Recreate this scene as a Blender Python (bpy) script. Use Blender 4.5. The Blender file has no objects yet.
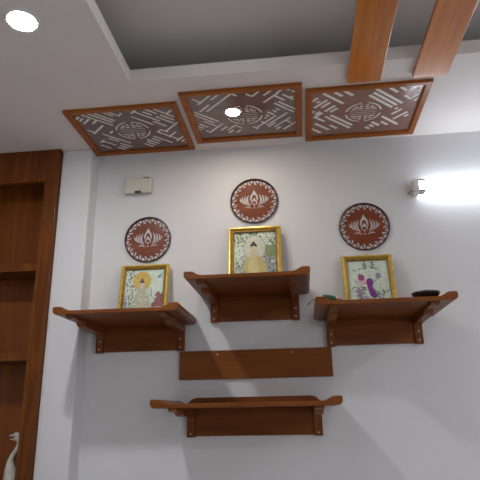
import bpy, bmesh, math, random
from mathutils import Vector, Matrix
random.seed(7)
C = bpy.context.scene.collection
scene = bpy.context.scene
PI = math.pi

# ------------------------------------------------------------------ camera
cam_d = bpy.data.cameras.new('camera'); cam = bpy.data.objects.new('camera', cam_d); C.objects.link(cam)
cam_d.sensor_fit = 'HORIZONTAL'; cam_d.sensor_width = 36.0; cam_d.lens = 533.67 / 480 * 36
cam_d.clip_start = .02
PITCH, YAW, ROLL = 0.313587329, -0.10820994, 0.018891005
fw = Vector((math.sin(YAW)*math.cos(PITCH), math.cos(YAW)*math.cos(PITCH), math.sin(PITCH)))
rt = Vector((math.cos(YAW), -math.sin(YAW), 0)); dn = -rt.cross(fw)
r2 = rt*math.cos(ROLL) + dn*math.sin(ROLL); d2 = -rt*math.sin(ROLL) + dn*math.cos(ROLL)
mw = Matrix.Identity(4)
for i in range(3):
    mw[i][0] = r2[i]; mw[i][1] = -d2[i]; mw[i][2] = -fw[i]
mw.translation = Vector((0, -2.45, 1.5))
cam.matrix_world = mw
scene.camera = cam
# ------------------------------------------------------------------ world, exposure, light strengths
world = bpy.data.worlds.new('world'); scene.world = world; world.use_nodes = True
world.node_tree.nodes['Background'].inputs[0].default_value = (.8, .85, 1, 1)
world.node_tree.nodes['Background'].inputs[1].default_value = .05
scene.view_settings.view_transform = 'Standard'; scene.view_settings.look = 'None'
scene.view_settings.exposure = 0.52; scene.view_settings.gamma = 1.0; scene.view_settings.use_curve_mapping = False
DOWNLIGHT, SMALL_LIGHT, TUBE = 330.0, 160.0, 7.0
def area_light(name, loc, target, sx, sy, power, col):
    d = bpy.data.lights.new(name, 'AREA'); d.shape = 'RECTANGLE'; d.size = sx; d.size_y = sy
    d.energy = power; d.color = col
    o = bpy.data.objects.new(name, d); C.objects.link(o); o.location = loc
    o.rotation_euler = (Vector(target)-Vector(loc)).to_track_quat('-Z', 'Y').to_euler()
    return o
# added fill light by the right wall, behind the camera; no window stands there
area_light('side_fill', (2.32, -2.9, 1.35), (-.9, -.4, 1.2), 1.4, 1.3, 14, (.92, .96, 1.0))

# ------------------------------------------------------------------ materials
MAT = {}
def principled(name):
    m = bpy.data.materials.new(name); m.use_nodes = True
    return m, m.node_tree, m.node_tree.nodes['Principled BSDF']
def plain(name, col, rough=.6, metal=0, coat=0, var=.04, scale=20, emit=None, bump=0):
    if name in MAT: return MAT[name]
    m, nt, b = principled(name)
    n = nt.nodes.new('ShaderNodeTexNoise'); n.inputs['Scale'].default_value = scale; n.inputs['Detail'].default_value = 4
    tc = nt.nodes.new('ShaderNodeTexCoord'); nt.links.new(tc.outputs['Object'], n.inputs['Vector'])
    r = nt.nodes.new('ShaderNodeValToRGB')
    r.color_ramp.elements[0].position = .3; r.color_ramp.elements[1].position = .7
    r.color_ramp.elements[0].color = tuple(c*(1-var) for c in col) + (1,)
    r.color_ramp.elements[1].color = tuple(min(1, c*(1+var)) for c in col) + (1,)
    nt.links.new(n.outputs['Fac'], r.inputs['Fac']); nt.links.new(r.outputs['Color'], b.inputs['Base Color'])
    b.inputs['Roughness'].default_value = rough; b.inputs['Metallic'].default_value = metal
    b.inputs['Coat Weight'].default_value = coat; b.inputs['Coat Roughness'].default_value = .08
    if bump:
        bp = nt.nodes.new('ShaderNodeBump'); bp.inputs['Strength'].default_value = bump; bp.inputs['Distance'].default_value = .002
        n2 = nt.nodes.new('ShaderNodeTexNoise'); n2.inputs['Scale'].default_value = 180
        nt.links.new(tc.outputs['Object'], n2.inputs['Vector'])
        nt.links.new(n2.outputs['Fac'], bp.inputs['Height']); nt.links.new(bp.outputs['Normal'], b.inputs['Normal'])
    if emit:
        b.inputs['Emission Color'].default_value = tuple(emit[0]) + (1,); b.inputs['Emission Strength'].default_value = emit[1]
    MAT[name] = m; return m
def wood(name, dark, light, axis='x', coat=.5, rough=.38, scale=1.0):
    """varnished timber, grain running along the given axis"""
    m, nt, b = principled(name)
    tc = nt.nodes.new('ShaderNodeTexCoord'); mp = nt.nodes.new('ShaderNodeMapping')
    s = {'x': (1.2, 16, 16), 'y': (16, 1.2, 16), 'z': (16, 16, 1.2)}[axis]
    mp.inputs['Scale'].default_value = tuple(v*scale for v in s)
    nt.links.new(tc.outputs['Object'], mp.inputs['Vector'])
    n = nt.nodes.new('ShaderNodeTexNoise'); n.inputs['Scale'].default_value = 1.6
    n.inputs['Detail'].default_value = 6; n.inputs['Distortion'].default_value = 1.2
    nt.links.new(mp.outputs['Vector'], n.inputs['Vector'])
    r = nt.nodes.new('ShaderNodeValToRGB')
    r.color_ramp.elements[0].position = .3; r.color_ramp.elements[1].position = .72
    r.color_ramp.elements[0].color = tuple(dark)+(1,); r.color_ramp.elements[1].color = tuple(light)+(1,)
    nt.links.new(n.outputs['Fac'], r.inputs['Fac']); nt.links.new(r.outputs['Color'], b.inputs['Base Color'])
    b.inputs['Roughness'].default_value = rough; b.inputs['Coat Weight'].default_value = coat
    b.inputs['Coat Roughness'].default_value = .12; b.inputs['Specular IOR Level'].default_value = .18
    MAT[name] = m; return m
wall_m = plain('wall_paint', (.70, .70, .72), .75, var=.015, scale=3, bump=.05)
ceil_m = plain('ceiling_paint', (.75, .71, .70), .8, var=.015, scale=2)
floor_m = plain('floor_tile', (.58, .55, .53), .3, var=.05, scale=4)
shelf_m = wood('shelf_wood', (.12, .034, .007), (.25, .076, .015), coat=.08)
shelf_y = wood('bracket_wood', (.12, .034, .008), (.23, .072, .018), 'z', coat=.08)
plank_m = wood('plank_wood', (.17, .052, .008), (.27, .085, .014), scale=.7, coat=.08)
beam_m = wood('beam_wood', (.36, .095, .005), (.68, .215, .014), 'y', coat=1.0, rough=.3, scale=.6)
frame_m = wood('panel_frame_wood', (.23, .062, .008), (.40, .120, .014), 'x', coat=.1)
backing_m = plain('white_backing', (.86, .84, .80), .7, var=.02)
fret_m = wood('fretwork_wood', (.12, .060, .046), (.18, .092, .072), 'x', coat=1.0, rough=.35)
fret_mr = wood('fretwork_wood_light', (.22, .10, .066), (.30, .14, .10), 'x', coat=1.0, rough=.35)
cab_m = wood('cabinet_wood', (.085, .023, .004), (.19, .055, .007), 'z', coat=.06, rough=.55)
cabback_m = wood('cabinet_back_wood', (.15, .040, .005), (.24, .068, .009), 'z', coat=.15, rough=.5, scale=.5)
disc_m = wood('disc_wood', (.17, .044, .020), (.23, .062, .028), 'x', coat=.05, rough=.45)
disc_rim = plain('disc_rim_dark', (.055, .025, .022), .45, coat=.3)
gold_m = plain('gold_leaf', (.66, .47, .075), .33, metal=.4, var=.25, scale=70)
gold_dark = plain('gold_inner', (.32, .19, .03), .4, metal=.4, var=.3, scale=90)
white_plastic = plain('white_plastic', (.75, .75, .74), .35)
beige_plastic = plain('beige_plastic', (.60, .57, .50), .45)
grey_plastic = plain('grey_plastic', (.35, .35, .37), .4)
black_m = plain('black_plastic', (.015, .015, .017), .25, coat=.4)
cap_m = plain('screw_cap_plastic', (.50, .36, .27), .4)
ceramic = plain('glazed_ceramic', (.56, .55, .47), .25, coat=.6, var=.06, scale=12)
trim_metal = plain('white_trim', (.78, .78, .78), .35)

beam_b = beam_m.node_tree.nodes['Principled BSDF']; beam_b.inputs['Coat IOR'].default_value = 1.62; beam_b.inputs['Coat Roughness'].default_value = .14
# ------------------------------------------------------------------ mesh helpers
def link_bm(name, bm, mats, parent=None, smooth=False):
    bmesh.ops.recalc_face_normals(bm, faces=bm.faces)
    me = bpy.data.meshes.new(name); bm.to_mesh(me); bm.free()
    if not isinstance(mats, (list, tuple)): mats = [mats]
    for m in mats: me.materials.append(m)
    if smooth:
        for p in me.polygons: p.use_smooth = True
    o = bpy.data.objects.new(name, me); C.objects.link(o)
    if parent: o.parent = parent
    return o
def bevel(o, w=.002, seg=2):
    md = o.modifiers.new('edge', 'BEVEL'); md.width = w; md.segments = seg; md.limit_method = 'ANGLE'; md.angle_limit = math.radians(40)
    return o
def box(bm, x0, x1, y0, y1, z0, z1, mi=0):
    v = [bm.verts.new(p) for p in ((x0,y0,z0),(x1,y0,z0),(x1,y1,z0),(x0,y1,z0),(x0,y0,z1),(x1,y0,z1),(x1,y1,z1),(x0,y1,z1))]
    for f in ((0,3,2,1),(4,5,6,7),(0,1,5,4),(1,2,6,5),(2,3,7,6),(3,0,4,7)):
        bm.faces.new([v[i] for i in f]).material_index = mi
def prism(bm, pts, a, b, axis, mi=0):
    """polygon pts extruded from a to b along axis; pts = the other two coordinates in order"""
    def P(p, t):
        return {'x': (t, p[0], p[1]), 'y': (p[0], t, p[1]), 'z': (p[0], p[1], t)}[axis]
    A = [bm.verts.new(P(p, a)) for p in pts]; B = [bm.verts.new(P(p, b)) for p in pts]
    bm.faces.new(A).material_index = mi; bm.faces.new(B[::-1]).material_index = mi
    n = len(pts)
    for i in range(n):
        bm.faces.new([A[i], A[(i+1)%n], B[(i+1)%n], B[i]]).material_index = mi
def lathe(bm, prof, c=(0,0,0), seg=32, axis='z', mi=0):
    rings = []
    for r, h in prof:
        ring = []
        for k in range(seg):
            a = 2*PI*k/seg; u, v = r*math.cos(a), r*math.sin(a)
            p = {'z': (u, v, h), 'y': (u, h, v), 'x': (h, u, v)}[axis]
            ring.append(bm.verts.new((c[0]+p[0], c[1]+p[1], c[2]+p[2])))
        rings.append(ring)
    for i in range(len(rings)-1):
        for k in range(seg):
            bm.faces.new([rings[i][k], rings[i][(k+1)%seg], rings[i+1][(k+1)%seg], rings[i+1][k]]).material_index = mi
    bm.faces.new(rings[0][::-1]).material_index = mi; bm.faces.new(rings[-1]).material_index = mi
def catmull(P, n=8):
    out = []
    for i in range(len(P)-1):
        p0, p1, p2, p3 = P[max(i-1,0)], P[i], P[i+1], P[min(i+2,len(P)-1)]
        for k in range(n):
            t = k/n
            out.append(tuple(.5*(2*b+(c-a)*t+(2*a-5*b+4*c-d)*t*t+(-a+3*b-3*c+d)*t**3) for a,b,c,d in zip(p0,p1,p2,p3)))
    out.append(tuple(P[-1])); return out
def sweep(bm, path, seg=16, mi=0):
    """path: list of (x, y, z, r) or (x, y, z, r, flatten_y)"""
    rings = []
    for i, p in enumerate(path):
        a = Vector(path[max(i-1,0)][:3]); b = Vector(path[min(i+1,len(path)-1)][:3])
        t = (b-a).normalized(); s = Vector((0,1,0)) if abs(t.y) < .9 else Vector((1,0,0))
        u = t.cross(s).normalized(); w = u.cross(t).normalized()
        fy = p[4] if len(p) > 4 else 1
        rings.append([bm.verts.new(Vector(p[:3]) + u*p[3]*math.cos(2*PI*k/seg) + w*p[3]*fy*math.sin(2*PI*k/seg)) for k in range(seg)])
    for i in range(len(rings)-1):
        for k in range(seg):
            bm.faces.new([rings[i][k], rings[i][(k+1)%seg], rings[i+1][(k+1)%seg], rings[i+1][k]]).material_index = mi
    bm.faces.new(rings[0][::-1]).material_index = mi; bm.faces.new(rings[-1]).material_index = mi
def thing(name, label, cat, loc=(0,0,0), group=None):
    o = bpy.data.objects.new(name, None); C.objects.link(o); o.location = loc
    o.empty_display_size = .05
    return tag(o, label, cat, group)
def tag(o, label, cat, group=None):
    o['label'] = label; o['category'] = cat
    if group: o['group'] = group
    return o
def struct(o): o['kind'] = 'structure'; return o
def copy_tree(o, parent=None):
    c = o.copy(); C.objects.link(c)
    if parent: c.parent = parent
    for ch in [k for k in bpy.data.objects if k.parent == o]: copy_tree(ch, c)
    return c
def holed_plate(name, outer, holes, th, mats, parent):
    """flat board in the xz plane with real cut-outs, thickness th towards -y"""
    cu = bpy.data.curves.new(name, 'CURVE'); cu.dimensions = '2D'; cu.fill_mode = 'BOTH'; cu.extrude = th/2
    for poly in [outer] + holes:
        sp = cu.splines.new('POLY'); sp.points.add(len(poly)-1); sp.use_cyclic_u = True
        for i, (x, z) in enumerate(poly): sp.points[i].co = (x, z, 0, 1)
    tmp = bpy.data.objects.new(name+'_outline', cu); C.objects.link(tmp)
    me = bpy.data.meshes.new_from_object(tmp.evaluated_get(bpy.context.evaluated_depsgraph_get()))
    bpy.data.objects.remove(tmp); bpy.data.curves.remove(cu)
    me.transform(Matrix.Rotation(PI/2, 4, 'X')); me.transform(Matrix.Translation((0, -th/2, 0)))
    me.materials.clear(); me.materials.append(mats); me.name = name
    o = bpy.data.objects.new(name, me); C.objects.link(o); o.parent = parent
    return o

# ------------------------------------------------------------------ the room
ZC, ZU = 2.796, 3.02
XL, XR, YB = -2.25, 2.4, -4.7
bm = bmesh.new(); box(bm, -1.10, XR, 0, .2, 0, ZU); box(bm, XL, -1.10, .06, .2, 0, ZU); struct(link_bm('wall_back', bm, wall_m))
bm = bmesh.new(); box(bm, -1.160, -1.004, -.10, .06, 0, ZC); p = struct(link_bm('trim_1', bm, wall_m)); bevel(p, .006, 3)
bm = bmesh.new(); box(bm, XL-.1, XL, YB, .2, 0, ZU); struct(link_bm('wall_left', bm, wall_m))
bm = bmesh.new(); box(bm, XR, XR+.1, YB, .2, 0, ZU); struct(link_bm('wall_right', bm, wall_m))
bm = bmesh.new(); box(bm, XL-.1, XR+.1, YB-.1, YB, 0, ZU); struct(link_bm('wall_front', bm, plain('far_wall_paint', (.30, .28, .26), .7)))
bm = bmesh.new(); box(bm, XL-.1, XR+.1, YB-.1, .2, -.1, 0); struct(link_bm('floor', bm, floor_m))
TX0, TX1, TY0, TY1 = -.64, 1.75, -3.3, -.634
bm = bmesh.new()
box(bm, XL-.1, TX0, YB-.1, .2, ZC, ZC+.058); box(bm, TX1, XR+.1, YB-.1, .2, ZC, ZC+.058)
box(bm, TX0, TX1, TY1, .2, ZC, ZC+.058); box(bm, TX0, TX1, YB-.1, TY0, ZC, ZC+.058)
struct(link_bm('ceiling', bm, ceil_m))
bm = bmesh.new(); box(bm, XL-.1, XR+.1, YB-.1, .2, ZU, ZU+.1); struct(link_bm('ceiling', bm, ceil_m))

# ------------------------------------------------------------------ recessed downlights, tray lamp, wall tube
lamp_em = plain('downlight_lens', (.9, .9, .9), .4, emit=((.98, .985, 1.0), DOWNLIGHT))
lamp_em2 = plain('downlight_lens_small', (.9, .9, .9), .4, emit=((1.0, .88, .70), SMALL_LIGHT))
def downlight(x, y, label, em=lamp_em, r=.045, z=ZC, trim=.058):
    t = thing('recessed_downlight', label, 'ceiling light', (x, y, z))
    bm = bmesh.new()
    lathe(bm, [(trim, .002), (trim, -.002), (trim-.003, -.0045), (r+.003, -.0035), (r, 0.0), (r, .002)], seg=40)
    link_bm('trim_ring', bm, trim_metal, t, True)
    bm = bmesh.new(); lathe(bm, [(r, .0), (r, -.0015), (r*.8, -.004), (.002, -.005)], seg=40); link_bm('lens', bm, em, t, True)
    return t
downlight(-.893, -1.03, 'round lit recessed downlight in the ceiling near the left corner')
for i, (x, y) in enumerate([(-1.2, -3.2), (2.05, -1.3), (2.05, -3.4), (.6, -4.1)]):
    downlight(x, y, ['round recessed downlight in the ceiling behind the viewer on the left', 'round recessed downlight right of the ceiling tray, out at the right wall',
                     'round recessed downlight behind the viewer on the right', 'round recessed downlight behind the viewer, beyond the ceiling tray'][i])
t = thing('tray_lamp', 'white flat ceiling lamp up in the raised tray, at the top edge', 'ceiling light', (-.236, -1.10, ZU))
bm = bmesh.new(); box(bm, -.10, .10, -.20, .20, -.03, 0); bevel(link_bm('lamp_body', bm, white_plastic, t), .004)
bm = bmesh.new(); box(bm, -.092, .092, -.192, .192, -.034, -.03); link_bm('diffuser', bm, plain('tray_diffuser', (.9,.9,.9), .5, emit=((.95,.96,1.0), 2.0)), t)
# wall tube
TL = 1.15
t = thing('tube_light', 'glowing white fluorescent tube fitting on the wall at the right edge', 'wall light', (.575, 0, 2.503))
bm = bmesh.new(); box(bm, .0, TL+.03, -.022, 0, -.017, .017); bevel(link_bm('housing', bm, white_plastic, t), .004)
for x in (0.0, TL):
    bm = bmesh.new()
    prism(bm, [(-.0,-.034),(-.066,-.034),(-.070,-.030),(-.070,.030),(-.066,.034),(0,.034)], x-.008, x+.016, 'x')
    cap = bevel(link_bm('end_cap', bm, white_plastic, t), .003)
    s = 1 if x == 0 else -1
    for zz in (-.030, .022):
        bm = bmesh.new(); box(bm, *sorted((x+.008*s, x+.045*s)), -.066, -.022, zz, zz+.008)
        link_bm('tube_clip', bm, grey_plastic, cap)
bm = bmesh.new(); prism(bm, [(-.022,-.027)]+[(-.034-.026*math.sin(a*PI/12), -.027*math.cos(a*PI/12)) for a in range(13)]+[(-.022,.027)], .016, TL-.016, 'x')
link_bm('diffuser', bm, plain('tube_glow', (.9,.9,.9), .4, emit=((.86, .93, 1.0), TUBE)), t)
bm = bmesh.new(); sweep(bm, catmull([(-.006,-.03,-.012,.0035), (-.018,-.02,-.014,.004), (-.022,-.010,-.016,.004), (-.024,-.0,-.016,.004)],5), 8)
link_bm('wire', bm, grey_plastic, t, True)

# ------------------------------------------------------------------ ceiling boards
for x0, x1, lab in ((.243, .378, 'orange-brown varnished timber board under the ceiling tray, the left of two'),
                    (.506, .641, 'varnished timber board under the ceiling tray with pale sheen, the right of two')):
    t = bpy.data.objects.new; bm = bmesh.new(); box(bm, 0, x1-x0, -2.9, 0, -.02, -.0003)
    o = link_bm('ceiling_board', bm, beam_m); o.location = (x0, -.527, ZC); bevel(o, .002)
    tag(o, lab, 'ceiling board', 'timber boards across the ceiling tray')

# ------------------------------------------------------------------ fretwork ceiling panels
FRET_L = [('p',-153,-77,58),('p',-199,-54,12),('p',-223,-16,87),('q',49,-264,-222),('p',-177,24,115),('q',128,-197,-92),('q',98,-90,-59),('p',-88,98,141),('p',-58,96,223),('q',168,-110,-52),('q',220,-107,-39),('p',35,97,165),('q',-79,-170,-132),('p',12,-251,-102),('q',-181,8,57),('q',-213,26,78),('q',-135,39,141),('p',122,-176,-141),('p',-65,-195,-135),('p',-80,-177,-114),('q',-114,-107,-81),('p',179,-71,2),('q',-72,168,202),('p',117,-103,47),('q',-75,59,88),('p',150,10,74)]
FRET_M = [('q',-222,-36,57),('p',37,-262,-225),('q',-195,-71,-6),('q',-158,-100,79),('p',-101,-168,-130),('q',-182,27,101),('p',115,-199,-63),('p',186,-121,-72),('p',156,-120,-49),('p',222,-60,-34),('q',-34,122,216),('q',-4,127,176),('q',22,100,155),('p',97,18,62),('p',-135,-103,-76),('q',-71,-208,-135),('q',-38,-228,-173),('q',1,-225,-132),('q',-4,-266,-225),('p',-267,-7,23),('p',-201,0,61),('p',-155,40,162),('p',-228,25,89),('q',69,-243,-223),('p',-84,65,105),('q',116,-83,52),('p',55,96,127),('p',-6,98,124),('q',140,-132,7),('q',182,-112,-4),('p',-79,183,212),('q',156,-36,13)]
FRET_R = [('p',8,-258,-128),('p',-30,-223,-176),('p',-61,-199,-146),('q',-225,58,74),('q',-205,33,107),('q',-181,37,89),('q',-146,40,100),('q',-164,116,144),('q',-144,117,168),('p',162,-136,-86),('p',129,-112,60),('p',201,-105,-9),('p',171,-35,11),('p',-152,-100,80),('p',-194,-59,-6),('p',-228,-27,13),('p',-197,37,86),('p',-31,94,217),('p',32,102,152),('p',2,132,181),('q',120,-124,-67),('q',158,-123,-48),('q',93,-122,-104),('q',184,-111,-92),('q',34,-270,-233),('q',79,-243,-192)]
def fret_mesh(strokes, W, D, sw, cell=.004):
    """board with diagonal fret cut-outs (45 degree grid) and a round medallion; origin at the panel centre"""
    N = 110; cut = set(); R2 = 2**.5
    for kind, m, a, b in strokes:
        mc = m/1000/cell
        for k in range(sw):
            w = round(mc - (sw-1)/2) + k
            for s in range(round(a/1000/cell), round(b/1000/cell)+1):
                cut.add((s, w) if kind == 'p' else (w, s))
    for kind, m, a, b in strokes:                        # shorter parallel companions where there is room
        for off in (22, -22, 44, -44):
            if b-a < 40: continue
            w0 = round((m+off)/1000/cell - (sw-1)/2)
            cand = {((s, w0+k) if kind == 'p' else (w0+k, s)) for k in range(sw) for s in range(round((a+10)/1000/cell), round((b-10)/1000/cell)+1)}
            if all((i+di, j+dj) not in cut for i, j in cand for di in (-2, 0, 2) for dj in (-2, 0, 2)): cut |= cand
    bm = bmesh.new(); vc = {}
    th = .0014
    def V(i, j, z, rot):
        key = (i, j, z, rot)
        if key not in vc:
            if rot:
                p, q = (i-.5)*cell, (j-.5)*cell; x, y = (p-q)/R2, (p+q)/R2
            else: x, y = i*MC, j*MC
            vc[key] = bm.verts.new((x, y, z))
        return vc[key]
    def emit_cells(cells, z0, rot):
        for (i, j) in cells:
            bm.faces.new([V(i,j,z0,rot), V(i,j+1,z0,rot), V(i+1,j+1,z0,rot), V(i+1,j,z0,rot)])
            for (di, dj, e) in ((-1,0,((0,0),(0,1))), (1,0,((1,0),(1,1))), (0,-1,((0,0),(1,0))), (0,1,((0,1),(1,1)))):
                if (i+di, j+dj) not in cells:
                    (a, b), (c, d) = e
                    bm.faces.new([V(i+a,j+b,z0,rot), V(i+c,j+d,z0,rot), V(i+c,j+d,z0+th,rot), V(i+a,j+b,z0+th,rot)])
    MC = .0025; MR = .094
    cells = set()
    for i in range(-N, N):
        for j in range(-N, N):
            p, q = i*cell, j*cell; x, y = (p-q)/R2, (p+q)/R2
            if abs(x) < W/2-.015 and abs(y) < D/2-.015 and math.hypot(x, y) > MR-.003 and (i, j) not in cut: cells.add((i, j))
    emit_cells(cells, 0, True)
    med = set()
    for i in range(-38, 38):
        for j in range(-38, 38):
            x, y = (i+.5)*MC, (j+.5)*MC; r = math.hypot(x, y); hole = False
            if r > MR: continue
            ax, ay = abs(x), abs(y)
            if .074 < r < .083:
                a = math.degrees(math.atan2(ay, ax))
                hole = 9 < a < 81
            elif r < .068:
                if ay < .0035 or .0115 < ay < .0185: hole = ax < .060
                elif .0265 < ay < .0365: hole = .004 < ax < .024 or .029 < ax < .054
                elif .0435 < ay < .0525: hole = .004 < ax < .020 or .026 < ax < .042
                elif .058 < ay < .064: hole = .005 < ax < .020
            if not hole: med.add((i, j))
    emit_cells(med, .0004, False)
    return bm
def ceiling_panel(xc, yc, W, D, strokes, sw, fm, label):
    t = thing('fretwork_panel', label, 'ceiling panel', (xc, yc, ZC), 'fretwork panels on the ceiling')
    H, F = .015, .030
    bm = bmesh.new()
    prof = [(0, -.0005), (0, -H+.003), (.003, -H), (F-.007, -H), (F-.003, -H+.003), (F, -H+.005), (F, -.0005)]  # (inset, z)
    loops = []
    for ins, z in prof:
        x, y = W/2-ins, D/2-ins
        loops.append([bm.verts.new(p) for p in ((-x,-y,z),(x,-y,z),(x,y,z),(-x,y,z))])
    for i in range(len(loops)):
        A, B = loops[i], loops[(i+1) % len(loops)]
        for k in range(4): bm.faces.new([A[k], A[(k+1)%4], B[(k+1)%4], B[k]])
    link_bm('frame', bm, frame_m, t)
    o = link_bm('fretwork_board', fret_mesh(strokes, W, D, sw), fm, t); o.location = (0, 0, -.0041)
    bm = bmesh.new(); box(bm, -W/2+.02, W/2-.02, -D/2+.02, D/2-.02, -.0025, -.0006)
    link_bm('backing_sheet', bm, backing_m, t)
    return t
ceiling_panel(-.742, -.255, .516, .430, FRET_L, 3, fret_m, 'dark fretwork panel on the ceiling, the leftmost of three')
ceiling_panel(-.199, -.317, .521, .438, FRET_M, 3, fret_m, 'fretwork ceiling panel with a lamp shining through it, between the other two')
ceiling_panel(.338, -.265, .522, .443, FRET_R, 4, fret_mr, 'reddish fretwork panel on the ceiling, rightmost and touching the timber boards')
dl = downlight(-.250, -.352, 'lit lamp behind the fretwork of the central ceiling panel', lamp_em2, .033, ZC-.0015, .035)

# ------------------------------------------------------------------ altar shelves
def altar_shelf(label, xc, zb, bw, over, board_dx=0.0, depth=.385, h=.119, cap_z=((.016, .053),), caps_top=True):
    """bw = width over the brackets; root sits on the wall at the bottom centre"""
    t = thing('altar_shelf', label, 'shelf', (xc, 0, zb), 'timber altar shelves')
    T = .016; X = bw/2 + over
    def half(s):  # right half of the top outline, from the middle outwards
        pts = [(X-.080, T), (X-.066, T+.001), (X-.053, T+.006), (X-.042, T+.0125), (X-.035, T+.0165), (X-.005, T+.0175), (X, T+.013),
               (X, .014), (X-.004, .006), (X-.012, .001), (X-.020, 0)]
        return [(s*x+board_dx, z+h) for x, z in pts]
    prof = half(1) + [(x, z) for x, z in reversed(half(-1))]
    bm = bmesh.new(); prism(bm, prof, -depth, -.001, 'y')
    bevel(link_bm('top_board', bm, shelf_m, t), .002)
    for s in (-1, 1):
        xo, xi = s*bw/2, s*(bw/2-.036)
        arm = [(-.375, h), (-.375, h-.004), (-.368, h-.010), (-.355, h-.0135), (-.325, h-.015), (-.290, h-.014), (-.268, h-.012), (-.262, h-.018), (-.250, h-.026),
               (-.232, h-.031), (-.200, h-.032), (-.100, h-.033), (-.050, h-.034), (-.032, h-.036), (-.026, h-.041), (-.0245, h-.050), (-.0245, 0), (-.001, 0), (-.001, h)]
        bm = bmesh.new(); prism(bm, arm, min(xo, xi), max(xo, xi), 'x')
        br = bevel(link_bm('bracket', bm, shelf_y, t), .0015)
        for cz in cap_z[0]:
            bm = bmesh.new(); lathe(bm, [(.0048, 0), (.0048, -.0012), (.0035, -.0022), (.0008, -.0026)], (s*(bw/2-.018), -.0247, cz), 14, 'y')
            link_bm('screw_cap', bm, cap_m, br, True)
    bm = bmesh.new(); box(bm, -bw/2+.036, bw/2-.036, -.017, -.001, .004, h)
    bevel(link_bm('back_board', bm, shelf_m, t), .002)
    # scrolled rail standing on the board along the wall
    R = bw/2 - .006
    rp = [(-R-.03, h+T), (-R-.012, h+T+.003), (-R+.002, h+T+.012), (-R+.014, h+T+.024), (-R+.034, h+T+.030), (R-.034, h+T+.030), (R-.014, h+T+.024), (R-.002, h+T+.012), (R+.012, h+T+.003), (R+.03, h+T)]
    bm = bmesh.new(); prism(bm, rp, -.016, -.001, 'y'); bevel(link_bm('back_rail', bm, shelf_m, t), .0015)
    return t
altar_shelf('brown altar shelf holding the framed picture, hung against the white pillar at left', -.74, 1.776, .42, .052)
altar_shelf('highest brown altar shelf, in the centre under the top round disc', -.2025, 1.899, .411, .050)
altar_shelf('brown altar shelf at right holding a framed picture and a black bowl', .3265, 1.774, .417, .060, .007)
altar_shelf('wide empty brown altar shelf at the bottom, below the plain wall plank', -.219, 1.403, .588, .068, cap_z=((.014,),))
t = thing('wall_plank', 'plain reddish brown plank screwed flat to the wall between the shelves', 'wall plank', (-.209, 0, 1.7105))
bm = bmesh.new(); box(bm, -.344, .344, -.014, -.001, -.064, .062); bevel(link_bm('board', bm, plank_m, t), .0015)
for x in (-.168, .168):
    bm = bmesh.new(); lathe(bm, [(.0045, 0), (.0045, -.001), (.001, -.002)], (x, -.014, .045), 14, 'y'); link_bm('screw_cap', bm, cap_m, t, True)

# ------------------------------------------------------------------ round lotus discs
def leaf(cx, cz, ang, L, w, bend=0, n=7):
    """pointed leaf outline from (cx, cz) along ang"""
    ca, sa = math.cos(ang), math.sin(ang); up, lo = [], []
    for k in range(n+1):
        s = k/n; wd = w*math.sin(PI*min(1, s*1.0))**.8*(.55+.45*(1-s)); off = bend*s*s
        up.append((s*L, off+wd/2)); lo.append((s*L, off-wd/2))
    pts = [up[0]] + up[1:-1] + [up[-1]] + lo[1:-1][::-1]
    return [(cx+x*ca-z*sa, cz+x*sa+z*ca) for x, z in pts]
def band(pts, w):
    """closed outline round a stroke with tapered ends"""
    n = len(pts); L, Rr = [], []
    for i, (x, z) in enumerate(pts):
        a = pts[max(i-1,0)]; b = pts[min(i+1,n-1)]
        dx, dz = b[0]-a[0], b[1]-a[1]; l = math.hypot(dx, dz) or 1
        s = w/2*(.35+.65*math.sin(PI*i/(n-1)))
        L.append((x-dz/l*s, z+dx/l*s)); Rr.append((x+dz/l*s, z-dx/l*s))
    return L + Rr[::-1]
def arc2(p0, p1, b, n=8):
    (x0, z0), (x1, z1) = p0, p1; out = []
    for k in range(n+1):
        s = k/n; q = 4*s*(1-s)*b
        out.append((x0+(x1-x0)*s - (z1-z0)*q, z0+(z1-z0)*s + (x1-x0)*q))
    return out
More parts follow.
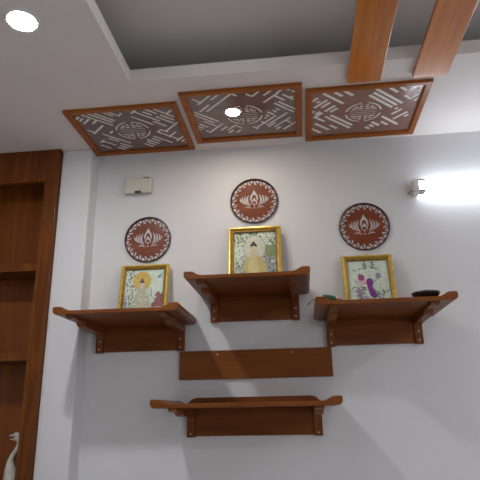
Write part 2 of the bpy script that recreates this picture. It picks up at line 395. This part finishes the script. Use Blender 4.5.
def disc_holes(R):
    H = []
    n = 20
    for k in range(n):                                   # swirling triangular cut-outs round the rim
        a0 = 2*PI*k/n; a1 = a0 + 2*PI/n*.90; ro, ri = R*.94, R*.73
        P = lambda r, f: (r*math.cos(a0+f*2*PI/n), r*math.sin(a0+f*2*PI/n))
        H.append([P(ro, .04), P(ro, .62), P((ro+ri)/2+.035*R, .60), P(ri+.07*R, .30), P((ro+ri)/2, .12)])
        H.append([P(ro*.985, .76), P(ro*.97, .93), P((ri+ro)/2-.01*R, .98), P(ri, .80), P(ri+.005*R, .42), P((ro+ri)/2-.015*R, .66)])
    u = R
    for s in (1, -1):                                    # outer petals either side
        for (x0, z0, x1, z1, b, w) in ((.17,-.22,.21,.30,-.20,.058), (.28,-.18,.34,.28,-.20,.050), (.39,-.13,.46,.25,-.20,.046), (.50,-.05,.57,.18,-.18,.036)):
            pts = arc2((s*x0*u, z0*u), (s*x1*u, z1*u), s*b); H.append(band(pts, 1.6*w*u))
        H.append(band(arc2((s*.12*u, -.33*u), (s*.42*u, -.28*u), s*.16), .065*u))
    def chevron(z, wd, hgt, th):
        o = [(-wd*.80, z-hgt*.85), (-wd, z-hgt*.45), (-wd*.86, z+hgt*.02), (-wd*.45, z+hgt*.45), (0, z+hgt), (wd*.45, z+hgt*.45), (wd*.86, z+hgt*.02), (wd, z-hgt*.45), (wd*.80, z-hgt*.85)]
        i_ = [(wd*.55, z-hgt*.5), (wd*.42, z-hgt*.05), (0, z+hgt-th*1.7), (-wd*.42, z-hgt*.05), (-wd*.55, z-hgt*.5)]
        return [(x*u, zz*u) for x, zz in o+i_]
    H.append(chevron(.24, .175, .30, .14)); H.append(chevron(-.01, .14, .18, .10)); 
    H.append([(0,-.08*u),(.06*u,-.17*u),(0,-.22*u),(-.06*u,-.17*u)])
    H.append([(.04*u*math.cos(a*PI/5), -.30*u+.04*u*math.sin(a*PI/5)) for a in range(10)])
    return H
def lotus_disc(label, x, z, R):
    t = thing('lotus_disc', label, 'wall ornament', (x, 0, z), 'round lotus cut-out discs')
    circ = [(R*.985*math.cos(2*PI*k/72), R*.985*math.sin(2*PI*k/72)) for k in range(72)]
    o = holed_plate('carved_plate', circ, disc_holes(R), .0028, disc_m, t); o.location = (0, -.001, 0)
    bm = bmesh.new(); r0, r1 = R*.955, R
    prof = [(r0, -.001), (r0, -.0105), ((r0+r1)/2, -.012), (r1, -.0105), (r1, -.001)]
    rings = [[bm.verts.new((r*math.cos(2*PI*k/72), y, r*math.sin(2*PI*k/72))) for k in range(72)] for r, y in prof]
    for i in range(len(rings)):
        A, B = rings[i], rings[(i+1) % len(rings)]
        for k in range(72): bm.faces.new([A[k], A[(k+1)%72], B[(k+1)%72], B[k]])
    link_bm('rim', bm, disc_rim, t)
    return t
lotus_disc('round red-brown lotus disc above the leftmost framed picture', -.7245, 2.326, .117)
lotus_disc('highest round red-brown lotus disc, above the central framed picture', -.192, 2.497, .118)
lotus_disc('round red-brown lotus disc above the rightmost framed picture', .330, 2.333, .119)

# ------------------------------------------------------------------ framed pictures
def ell(cx, cz, rx, rz, n=20, rot=0):
    c, s = math.cos(rot), math.sin(rot)
    return [(cx+rx*math.cos(2*PI*k/n)*c-rz*math.sin(2*PI*k/n)*s, cz+rx*math.cos(2*PI*k/n)*s+rz*math.sin(2*PI*k/n)*c) for k in range(n)]
def paint(col, name):
    return plain('paint_'+name, col, .55, var=.12, scale=60)
PAL = {'mint': (.60,.70,.60), 'pale': (.60,.67,.54), 'leafdark': (.05,.11,.05), 'leaf': (.20,.27,.12), 'halo': (.55,.57,.47), 'haloline': (.30,.26,.16), 'skin': (.62,.50,.33),
       'hair': (.03,.02,.03), 'robe': (.50,.44,.17), 'robelight': (.58,.52,.26), 'blue': (.10,.14,.25), 'grey': (.32,.34,.33), 'pink': (.62,.38,.36), 'white': (.68,.68,.60),
       'goldhalo': (.60,.40,.06), 'robepale': (.44,.44,.31), 'red': (.26,.07,.06), 'teal': (.03,.25,.25), 'purple': (.20,.03,.24), 'magenta': (.32,.06,.20), 'mauve': (.30,.22,.33), 'ink': (.06,.05,.08), 'twig': (.11,.10,.12), 'pinkpale': (.62,.42,.48)}
def framed_picture(label, xc, yb, zb, W, H, lean, art, fw_=.026, yaw=0, crest=False):
    t = thing('framed_picture', label, 'picture', (xc, yb, zb)); t.rotation_euler = (-lean, 0, yaw)
    # frame: moulded profile swept round four mitred sides
    bm = bmesh.new()
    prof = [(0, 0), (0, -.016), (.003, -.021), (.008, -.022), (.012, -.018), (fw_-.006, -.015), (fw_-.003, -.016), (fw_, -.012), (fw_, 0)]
    loops = []
    for ins, y in prof:
        loops.append([bm.verts.new(p) for p in ((-W/2+ins, y, ins), (W/2-ins, y, ins), (W/2-ins, y, H-ins), (-W/2+ins, y, H-ins))])
    for i in range(len(loops)):
        A, B = loops[i], loops[(i+1) % len(loops)]
        for k in range(4):
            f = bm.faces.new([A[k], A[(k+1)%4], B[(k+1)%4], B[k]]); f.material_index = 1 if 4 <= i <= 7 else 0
    if crest:
        prism(bm, [(-.012, H), (-.006, H+.004), (0, H+.007), (.006, H+.004), (.012, H)], -.016, -.004, 'y')
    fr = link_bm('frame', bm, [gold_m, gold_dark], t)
    w, h = W-2*fw_, H-2*fw_
    names = []; bm = bmesh.new()
    def idx(c):
        if c not in names: names.append(c)
        return names.index(c)
    box(bm, -w/2-.002, w/2+.002, -.006, -.002, fw_-.002, H-fw_+.002, idx(art[0]))
    y = -.0061
    for poly, c in art[1]:
        pts = [(max(0, min(1, x))*w-w/2, fw_+max(0, min(1, z))*h) for x, z in poly]
        try:
            f = bm.faces.new([bm.verts.new((x, y, z)) for x, z in pts]); f.material_index = idx(c)
            if f.normal.length == 0: f.normal_update()
        except ValueError: pass
        y -= .000012
    me_o = link_bm('painting', bm, [paint(PAL[n], n) for n in names], t)
    bm = bmesh.new(); box(bm, -w/2-.002, w/2+.002, -.002, 0, fw_-.002, H-fw_+.002); link_bm('backing', bm, black_m, t)
    return t
def scatter(n, x0, x1, z0, z1, cols, r0, r1):
    out = []
    for _ in range(n):
        r = random.uniform(r0, r1)
        out.append((ell(random.uniform(x0, x1), random.uniform(z0, z1), r, r*random.uniform(.35, .8), 7, random.uniform(0, PI)), random.choice(cols)))
    return out
art_m = ('pale',
    scatter(120, 0, 1, .80, 1.0, ['leafdark','leafdark','leaf','mint','white'], .012, .035)
  + scatter(50, 0, .25, .68, .9, ['leafdark','leaf','white'], .012, .03)
  + scatter(30, .75, 1, .72, .9, ['leaf','leafdark','white'], .012, .03)
  + [([(.0,.45),(.0,.72),(.22,.72),(.25,.45)], 'mint'), ([(.75,.5),(.75,.72),(1,.75),(1,.5)], 'leaf'), ([(.72,.2),(.72,.5),(1,.5),(1,.2)], 'grey')]
  + scatter(40, .0, .3, .22, .66, ['white','grey','mint','leaf'], .015, .04)
  + scatter(60, .70, 1, .0, .52, ['blue','grey','leafdark','grey','white'], .015, .04)
  + scatter(40, .0, .32, .0, .34, ['blue','leafdark','leaf','grey','pink'], .015, .035)
  + [(ell(.49, .68, .272, .262, 28), 'haloline'), (ell(.49, .68, .258, .248, 28), 'halo')]
  + [([(.02,.0),(.06,.08),(.22,.15),(.22,.30),(.24,.42),(.34,.52),(.64,.52),(.73,.42),(.76,.28),(.78,.15),(.94,.08),(.98,.0)], 'robe'),
     ([(.36,.20),(.32,.38),(.42,.50),(.52,.50),(.58,.32),(.56,.14)], 'robelight'), (ell(.47,.65,.075,.10,16), 'skin'), (ell(.47,.73,.082,.052,16), 'hair'), (ell(.47,.785,.035,.03,12), 'hair'),
     ([(.41,.62),(.41,.70),(.44,.725),(.50,.725),(.53,.70),(.53,.62),(.47,.55)], 'skin'), ([(.33,.50),(.42,.55),(.52,.55),(.62,.50)], 'skin'), (ell(.49,.16,.12,.03,14), 'skin'), (ell(.49,.05,.28,.03,14), 'pink'), (ell(.49,.03,.12,.02,14), 'robelight')])
def brush(x0, z0, x1, z1, w=.012, b=0.0):
    return band(arc2((x0, z0), (x1, z1), b, 6), w*3)
art_l = ('mint',
    scatter(110, 0, .22, .0, 1, ['leafdark','ink','blue','grey','white'], .014, .036)
  + scatter(40, .15, .36, .45, 1, ['ink','leafdark','white','red'], .010, .024)
  + scatter(60, .62, 1, .0, .25, ['ink','grey','white','blue'], .014, .034)
  + [([(.70,.18),(.74,.26),(.82,.30),(.86,.40),(.94,.44),(1,.50),(1,.18)], 'red'), ([(.80,.40),(.83,.48),(.90,.52),(.95,.42)], 'red')]
  + scatter(20, .75, 1, .2, .42, ['red','ink','magenta'], .012, .03)
  + [(ell(.44,.745,.235,.215,28), 'goldhalo'), (ell(.44,.745,.215,.197,28), 'goldhalo')]
  + [([(.14,.0),(.20,.14),(.22,.28),(.28,.42),(.36,.53),(.54,.53),(.62,.42),(.68,.28),(.74,.12),(.82,.0)], 'robepale'),
     ([(.34,.64),(.33,.52),(.38,.44),(.52,.44),(.56,.54),(.53,.66),(.44,.74)], 'robepale'), (ell(.44,.655,.058,.08,14), 'skin'), (ell(.44,.725,.062,.042,14), 'hair'), (ell(.44,.775,.028,.032,12), 'hair'),
     ([(.39,.63),(.39,.69),(.44,.715),(.49,.69),(.49,.63),(.44,.58)], 'skin'), (brush(.70,.60,.76,.34,.004,-.1), 'ink')]
  + scatter(60, .24, .70, .02, .46, ['white','robelight','robepale','white','grey'], .010, .028)
  + [([(.84,.84),(.88,.86),(.93,.92),(.91,.86),(.95,.83),(.89,.83),(.86,.80)], 'teal')])
glyph = [((.41,.96),(.46,.95)), ((.37,.90),(.49,.91)), ((.43,.95),(.42,.89)), ((.38,.85),(.42,.88)), ((.44,.88),(.49,.85)), ((.38,.83),(.48,.835)),
         ((.58,.95),(.68,.96)), ((.63,.95),(.63,.84)), ((.63,.90),(.68,.905)), ((.58,.90),(.58,.84)), ((.55,.835),(.70,.84))]
art_r = ('mint',
    [(ell(.32,.63,.08,.075,18), 'magenta'), (ell(.74,.66,.07,.065,18), 'mauve'), (ell(.32,.52,.13,.05,14), 'pinkpale'), (ell(.43,.56,.06,.03,10), 'pinkpale')]
  + [([(.43,.52),(.46,.60),(.53,.62),(.60,.58),(.61,.50),(.57,.44),(.61,.36),(.66,.28),(.66,.20),(.58,.18),(.50,.24),(.47,.34),(.45,.44)], 'purple')]
  + [(brush(a[0], a[1], b[0], b[1], .009), 'ink') for a, b in glyph]
  + [(brush(x, z, x+dx, z+dz, .006, b), c) for x, z, dx, dz, b, c in
     [(.12,.78,.06,.02,.2,'twig'), (.17,.82,.04,-.06,0,'twig'), (.25,.78,.10,.03,.3,'twig'), (.30,.74,-.08,-.05,.2,'twig'), (.14,.58,.05,-.06,.1,'twig'), (.68,.80,.07,.0,.3,'twig'),
      (.50,.77,.03,.03,0,'leaf'), (.50,.68,.04,-.03,0,'leaf'), (.05,.35,.16,.05,.3,'twig'), (.85,.58,.10,-.04,.2,'pink'), (.88,.52,.08,.05,.1,'pink'), (.62,.50,.12,.06,.3,'twig')]]
  + [(brush(x, z, x+random.uniform(-.1,.1), z+random.uniform(-.08,.08), random.uniform(.004,.009), random.uniform(-.4,.4)), random.choice(['twig','twig','mauve','ink','ink','leaf']))
     for x, z in [(random.uniform(.2,.45), random.uniform(.02,.45)) for _ in range(34)] + [(random.uniform(.6,.93), random.uniform(.02,.38)) for _ in range(34)] + [(random.uniform(.2,.85), random.uniform(.0,.16)) for _ in range(30)]]
  + [([(.20,.05),(.22,.25),(.20,.42),(.25,.42),(.30,.25),(.34,.15),(.45,.12),(.44,.08),(.34,.08),(.30,.02)], 'mauve')])
framed_picture('gold-framed picture of a haloed seated robed figure, on the central top shelf', -.191, -.066, 2.035, .250, .315, math.radians(8), art_m, crest=False)
framed_picture('gold-framed picture with a golden halo round a pale robed figure, on the leftmost shelf', -.722, -.064, 1.912, .232, .276, math.radians(9), art_l, .023)
framed_picture('gold-framed picture of purple flowers and brush writing, on the rightmost shelf', .321, -.064, 1.910, .228, .272, math.radians(9), art_r, .024, crest=True)

# ------------------------------------------------------------------ small things
t = thing('incense_bowl', 'shallow black bowl on the right end of the rightmost altar shelf', 'bowl', (.507, -.285, 1.9125))
bm = bmesh.new(); lathe(bm, [(.026,.0),(.028,.002),(.029,.005),(.042,.012),(.053,.022),(.0565,.030),(.055,.0315),(.052,.029),(.042,.017),(.030,.010),(.003,.009)], seg=40)
link_bm('bowl', bm, black_m, t, True)
bm = bmesh.new(); lathe(bm, [(.040,.0165),(.038,.020),(.02,.024),(.003,.025)], seg=24); link_bm('ash', bm, plain('ash', (.20,.20,.21), .9, var=.3, scale=90), t, True)
t = thing('small_bundle', 'small dark green bundle lying at the left end of the right altar shelf', 'bundle', (.125, -.352, 1.9135))
bm = bmesh.new(); sweep(bm, catmull([(-.030,.0,.020,.005,.8), (-.020,0,.017,.0095,.9), (0,0,.012,.0105,.9), (.018,0,.009,.0085,.9), (.028,0,.009,.004,.9)],4), 14)
link_bm('wrapping', bm, plain('green_wrap', (.02,.09,.035), .35, coat=.5, var=.3, scale=50), t, True)
bm = bmesh.new(); sweep(bm, catmull([(.022,0,.009,.006), (.034,0,.008,.0065), (.046,0,.007,.004)],4), 12)
link_bm('pink_end', bm, plain('pink_wrap', (.55,.25,.22), .5), t, True)
bm = bmesh.new(); sweep(bm, catmull([(.098,-.300,1.926,.0015), (.085,-.322,1.930,.0014), (.070,-.330,1.929,.0014), (.058,-.338,1.924,.0014), (.047,-.345,1.914,.0015), (.040,-.348,1.905,.003), (.036,-.350,1.901,.003)],5), 8)
o = link_bm('thin_wire', bm, plain('dark_wire', (.20,.09,.06), .5), None, True); tag(o, 'thin dark wire poking out past the left end of the right altar shelf', 'wire')
t = thing('wall_box', 'small beige plastic box high on the wall, left of the discs', 'box', (-.777, 0, 2.613))
bm = bmesh.new(); box(bm, -.072, .066, -.028, -.001, -.043, .043); bevel(link_bm('casing', bm, beige_plastic, t), .004, 3)
bm = bmesh.new(); box(bm, -.018, .014, -.0295, -.02, -.0445, -.032); link_bm('slot', bm, black_m, t)
bm = bmesh.new(); box(bm, .022, .054, -.0287, -.02, .034, .040); link_bm('marking', bm, plain('dark_print', (.08,.08,.09), .5), t)
bm = bmesh.new(); box(bm, .012, .0132, -.0286, -.02, -.043, .043); link_bm('seam', bm, plain('seam_shade', (.40,.38,.33), .5), t)

# ------------------------------------------------------------------ display cabinet
t = thing('display_cabinet', 'tall brown open-shelved timber cabinet built in at the left edge', 'cabinet', (-1.161, -.127, 0))
x0 = -1.0; D = .18
def cpart(name, boxes, m, bv=.002, parent=t):
    bm = bmesh.new()
    for b in boxes: box(bm, *b)
    o = link_bm(name, bm, m, parent)
    return bevel(o, bv) if bv else o
cpart('back_panel', [(x0+.02, -.02, D-.012, D, .06, ZC-.02)], cabback_m, 0)
for xa, xb in ((x0, x0+.02), (-.02, 0)): cpart('side_panel', [(xa, xb, .022, D, 0, ZC-.001)], cab_m)
for xa, xb in ((x0, x0+.066), (-.066, 0)):
    s = cpart('stile', [(xa, xb, 0, .022, 0, ZC-.001)], cab_m)
    cpart('moulding', [(xa+.014, xa+.019, -.004, .001, .05, ZC-.18) if xa < -.5 else (-.052, -.046, -.004, .001, .05, ZC-.18)], cab_m, .001, s)
cpart('top_rail', [(x0+.066, -.066, 0, .022, 2.620, ZC-.001)], cab_m)
cpart('plinth', [(x0+.066, -.066, .004, .022, 0, .10)], cab_m)
for z0, z1 in ((2.160, 2.198), (1.743, 1.780), (1.11, 1.145), (.65, .685), (.10, .135)):
    cpart('shelf', [(x0+.02, -.02, .004, D-.012, z0, z1)], cab_m)

# ------------------------------------------------------------------ crane figurines
def crane(label, loc, k=1.0, mirror=1):
    t = thing('crane_figurine', label, 'figurine', loc, 'pale ceramic cranes')
    S = lambda pts: [(p[0]*k, p[1]*k, p[2]*k, p[3]*k) + tuple(p[4:]) for p in pts]
    bm = bmesh.new()
    # base, legs rising out of it, then body, neck and head as one piece
    sweep(bm, catmull(S([(0,0,.0,.034), (0,0,.010,.033), (0,0,.020,.018), (0,0,.034,.016), (0,0,.055,.027,.8), (0,0,.080,.033,.78), (0,0,.104,.0325,.78), (-.004,0,.130,.027,.8),
        (-.0075,0,.150,.0205,.85), (-.0085,0,.170,.0150), (-.003,0,.190,.0120), (.006,0,.207,.0103), (.014,0,.221,.0095), (.0205,0,.238,.0088), (.0230,0,.254,.0085), (.0215,0,.267,.0088),
        (.0160,0,.2765,.0098), (.008,0,.2805,.0110), (.001,0,.2800,.0105), (-.005,0,.2785,.0070), (-.008,0,.2780,.0045)]), 5), 20)
    link_bm('body', bm, ceramic, t, True)
    bm = bmesh.new(); sweep(bm, S([(-.004,0,.2785,.0055), (-.014,0,.2785,.0036), (-.028,0,.2790,.0012)]), 10); link_bm('beak', bm, ceramic, t, True)
    for s in (-1, 1):
        bm = bmesh.new(); lathe(bm, [(.002*k,0),(.0017*k,-.0012*k*s if 0 else .0012*k),(.0004*k,.0018*k)], (.002*k, (.0092*k if s > 0 else -.0112*k), .2825*k), 10, 'y')
        link_bm('eye', bm, black_m, t, True)
    bm = bmesh.new()   # folded wings ending in the tail
    for s in (-1, 1):
        sweep(bm, catmull(S([(-.012,s*.014,.140,.006,.5), (-.006,s*.020,.118,.014,.3), (.008,s*.021,.096,.015,.3), (.022,s*.014,.072,.009,.4), (.034,s*.006,.056,.003,.5)]),5), 12)
    link_bm('wings', bm, ceramic, t, True)
    return t
crane('front pale ceramic crane figurine with the higher head, in the cabinet at lower left', (-1.277, -.065, 1.1455), 1.0)
crane('rear pale ceramic crane figurine with the lower head, half hidden in the cabinet', (-1.313, .004, 1.1455), .93)
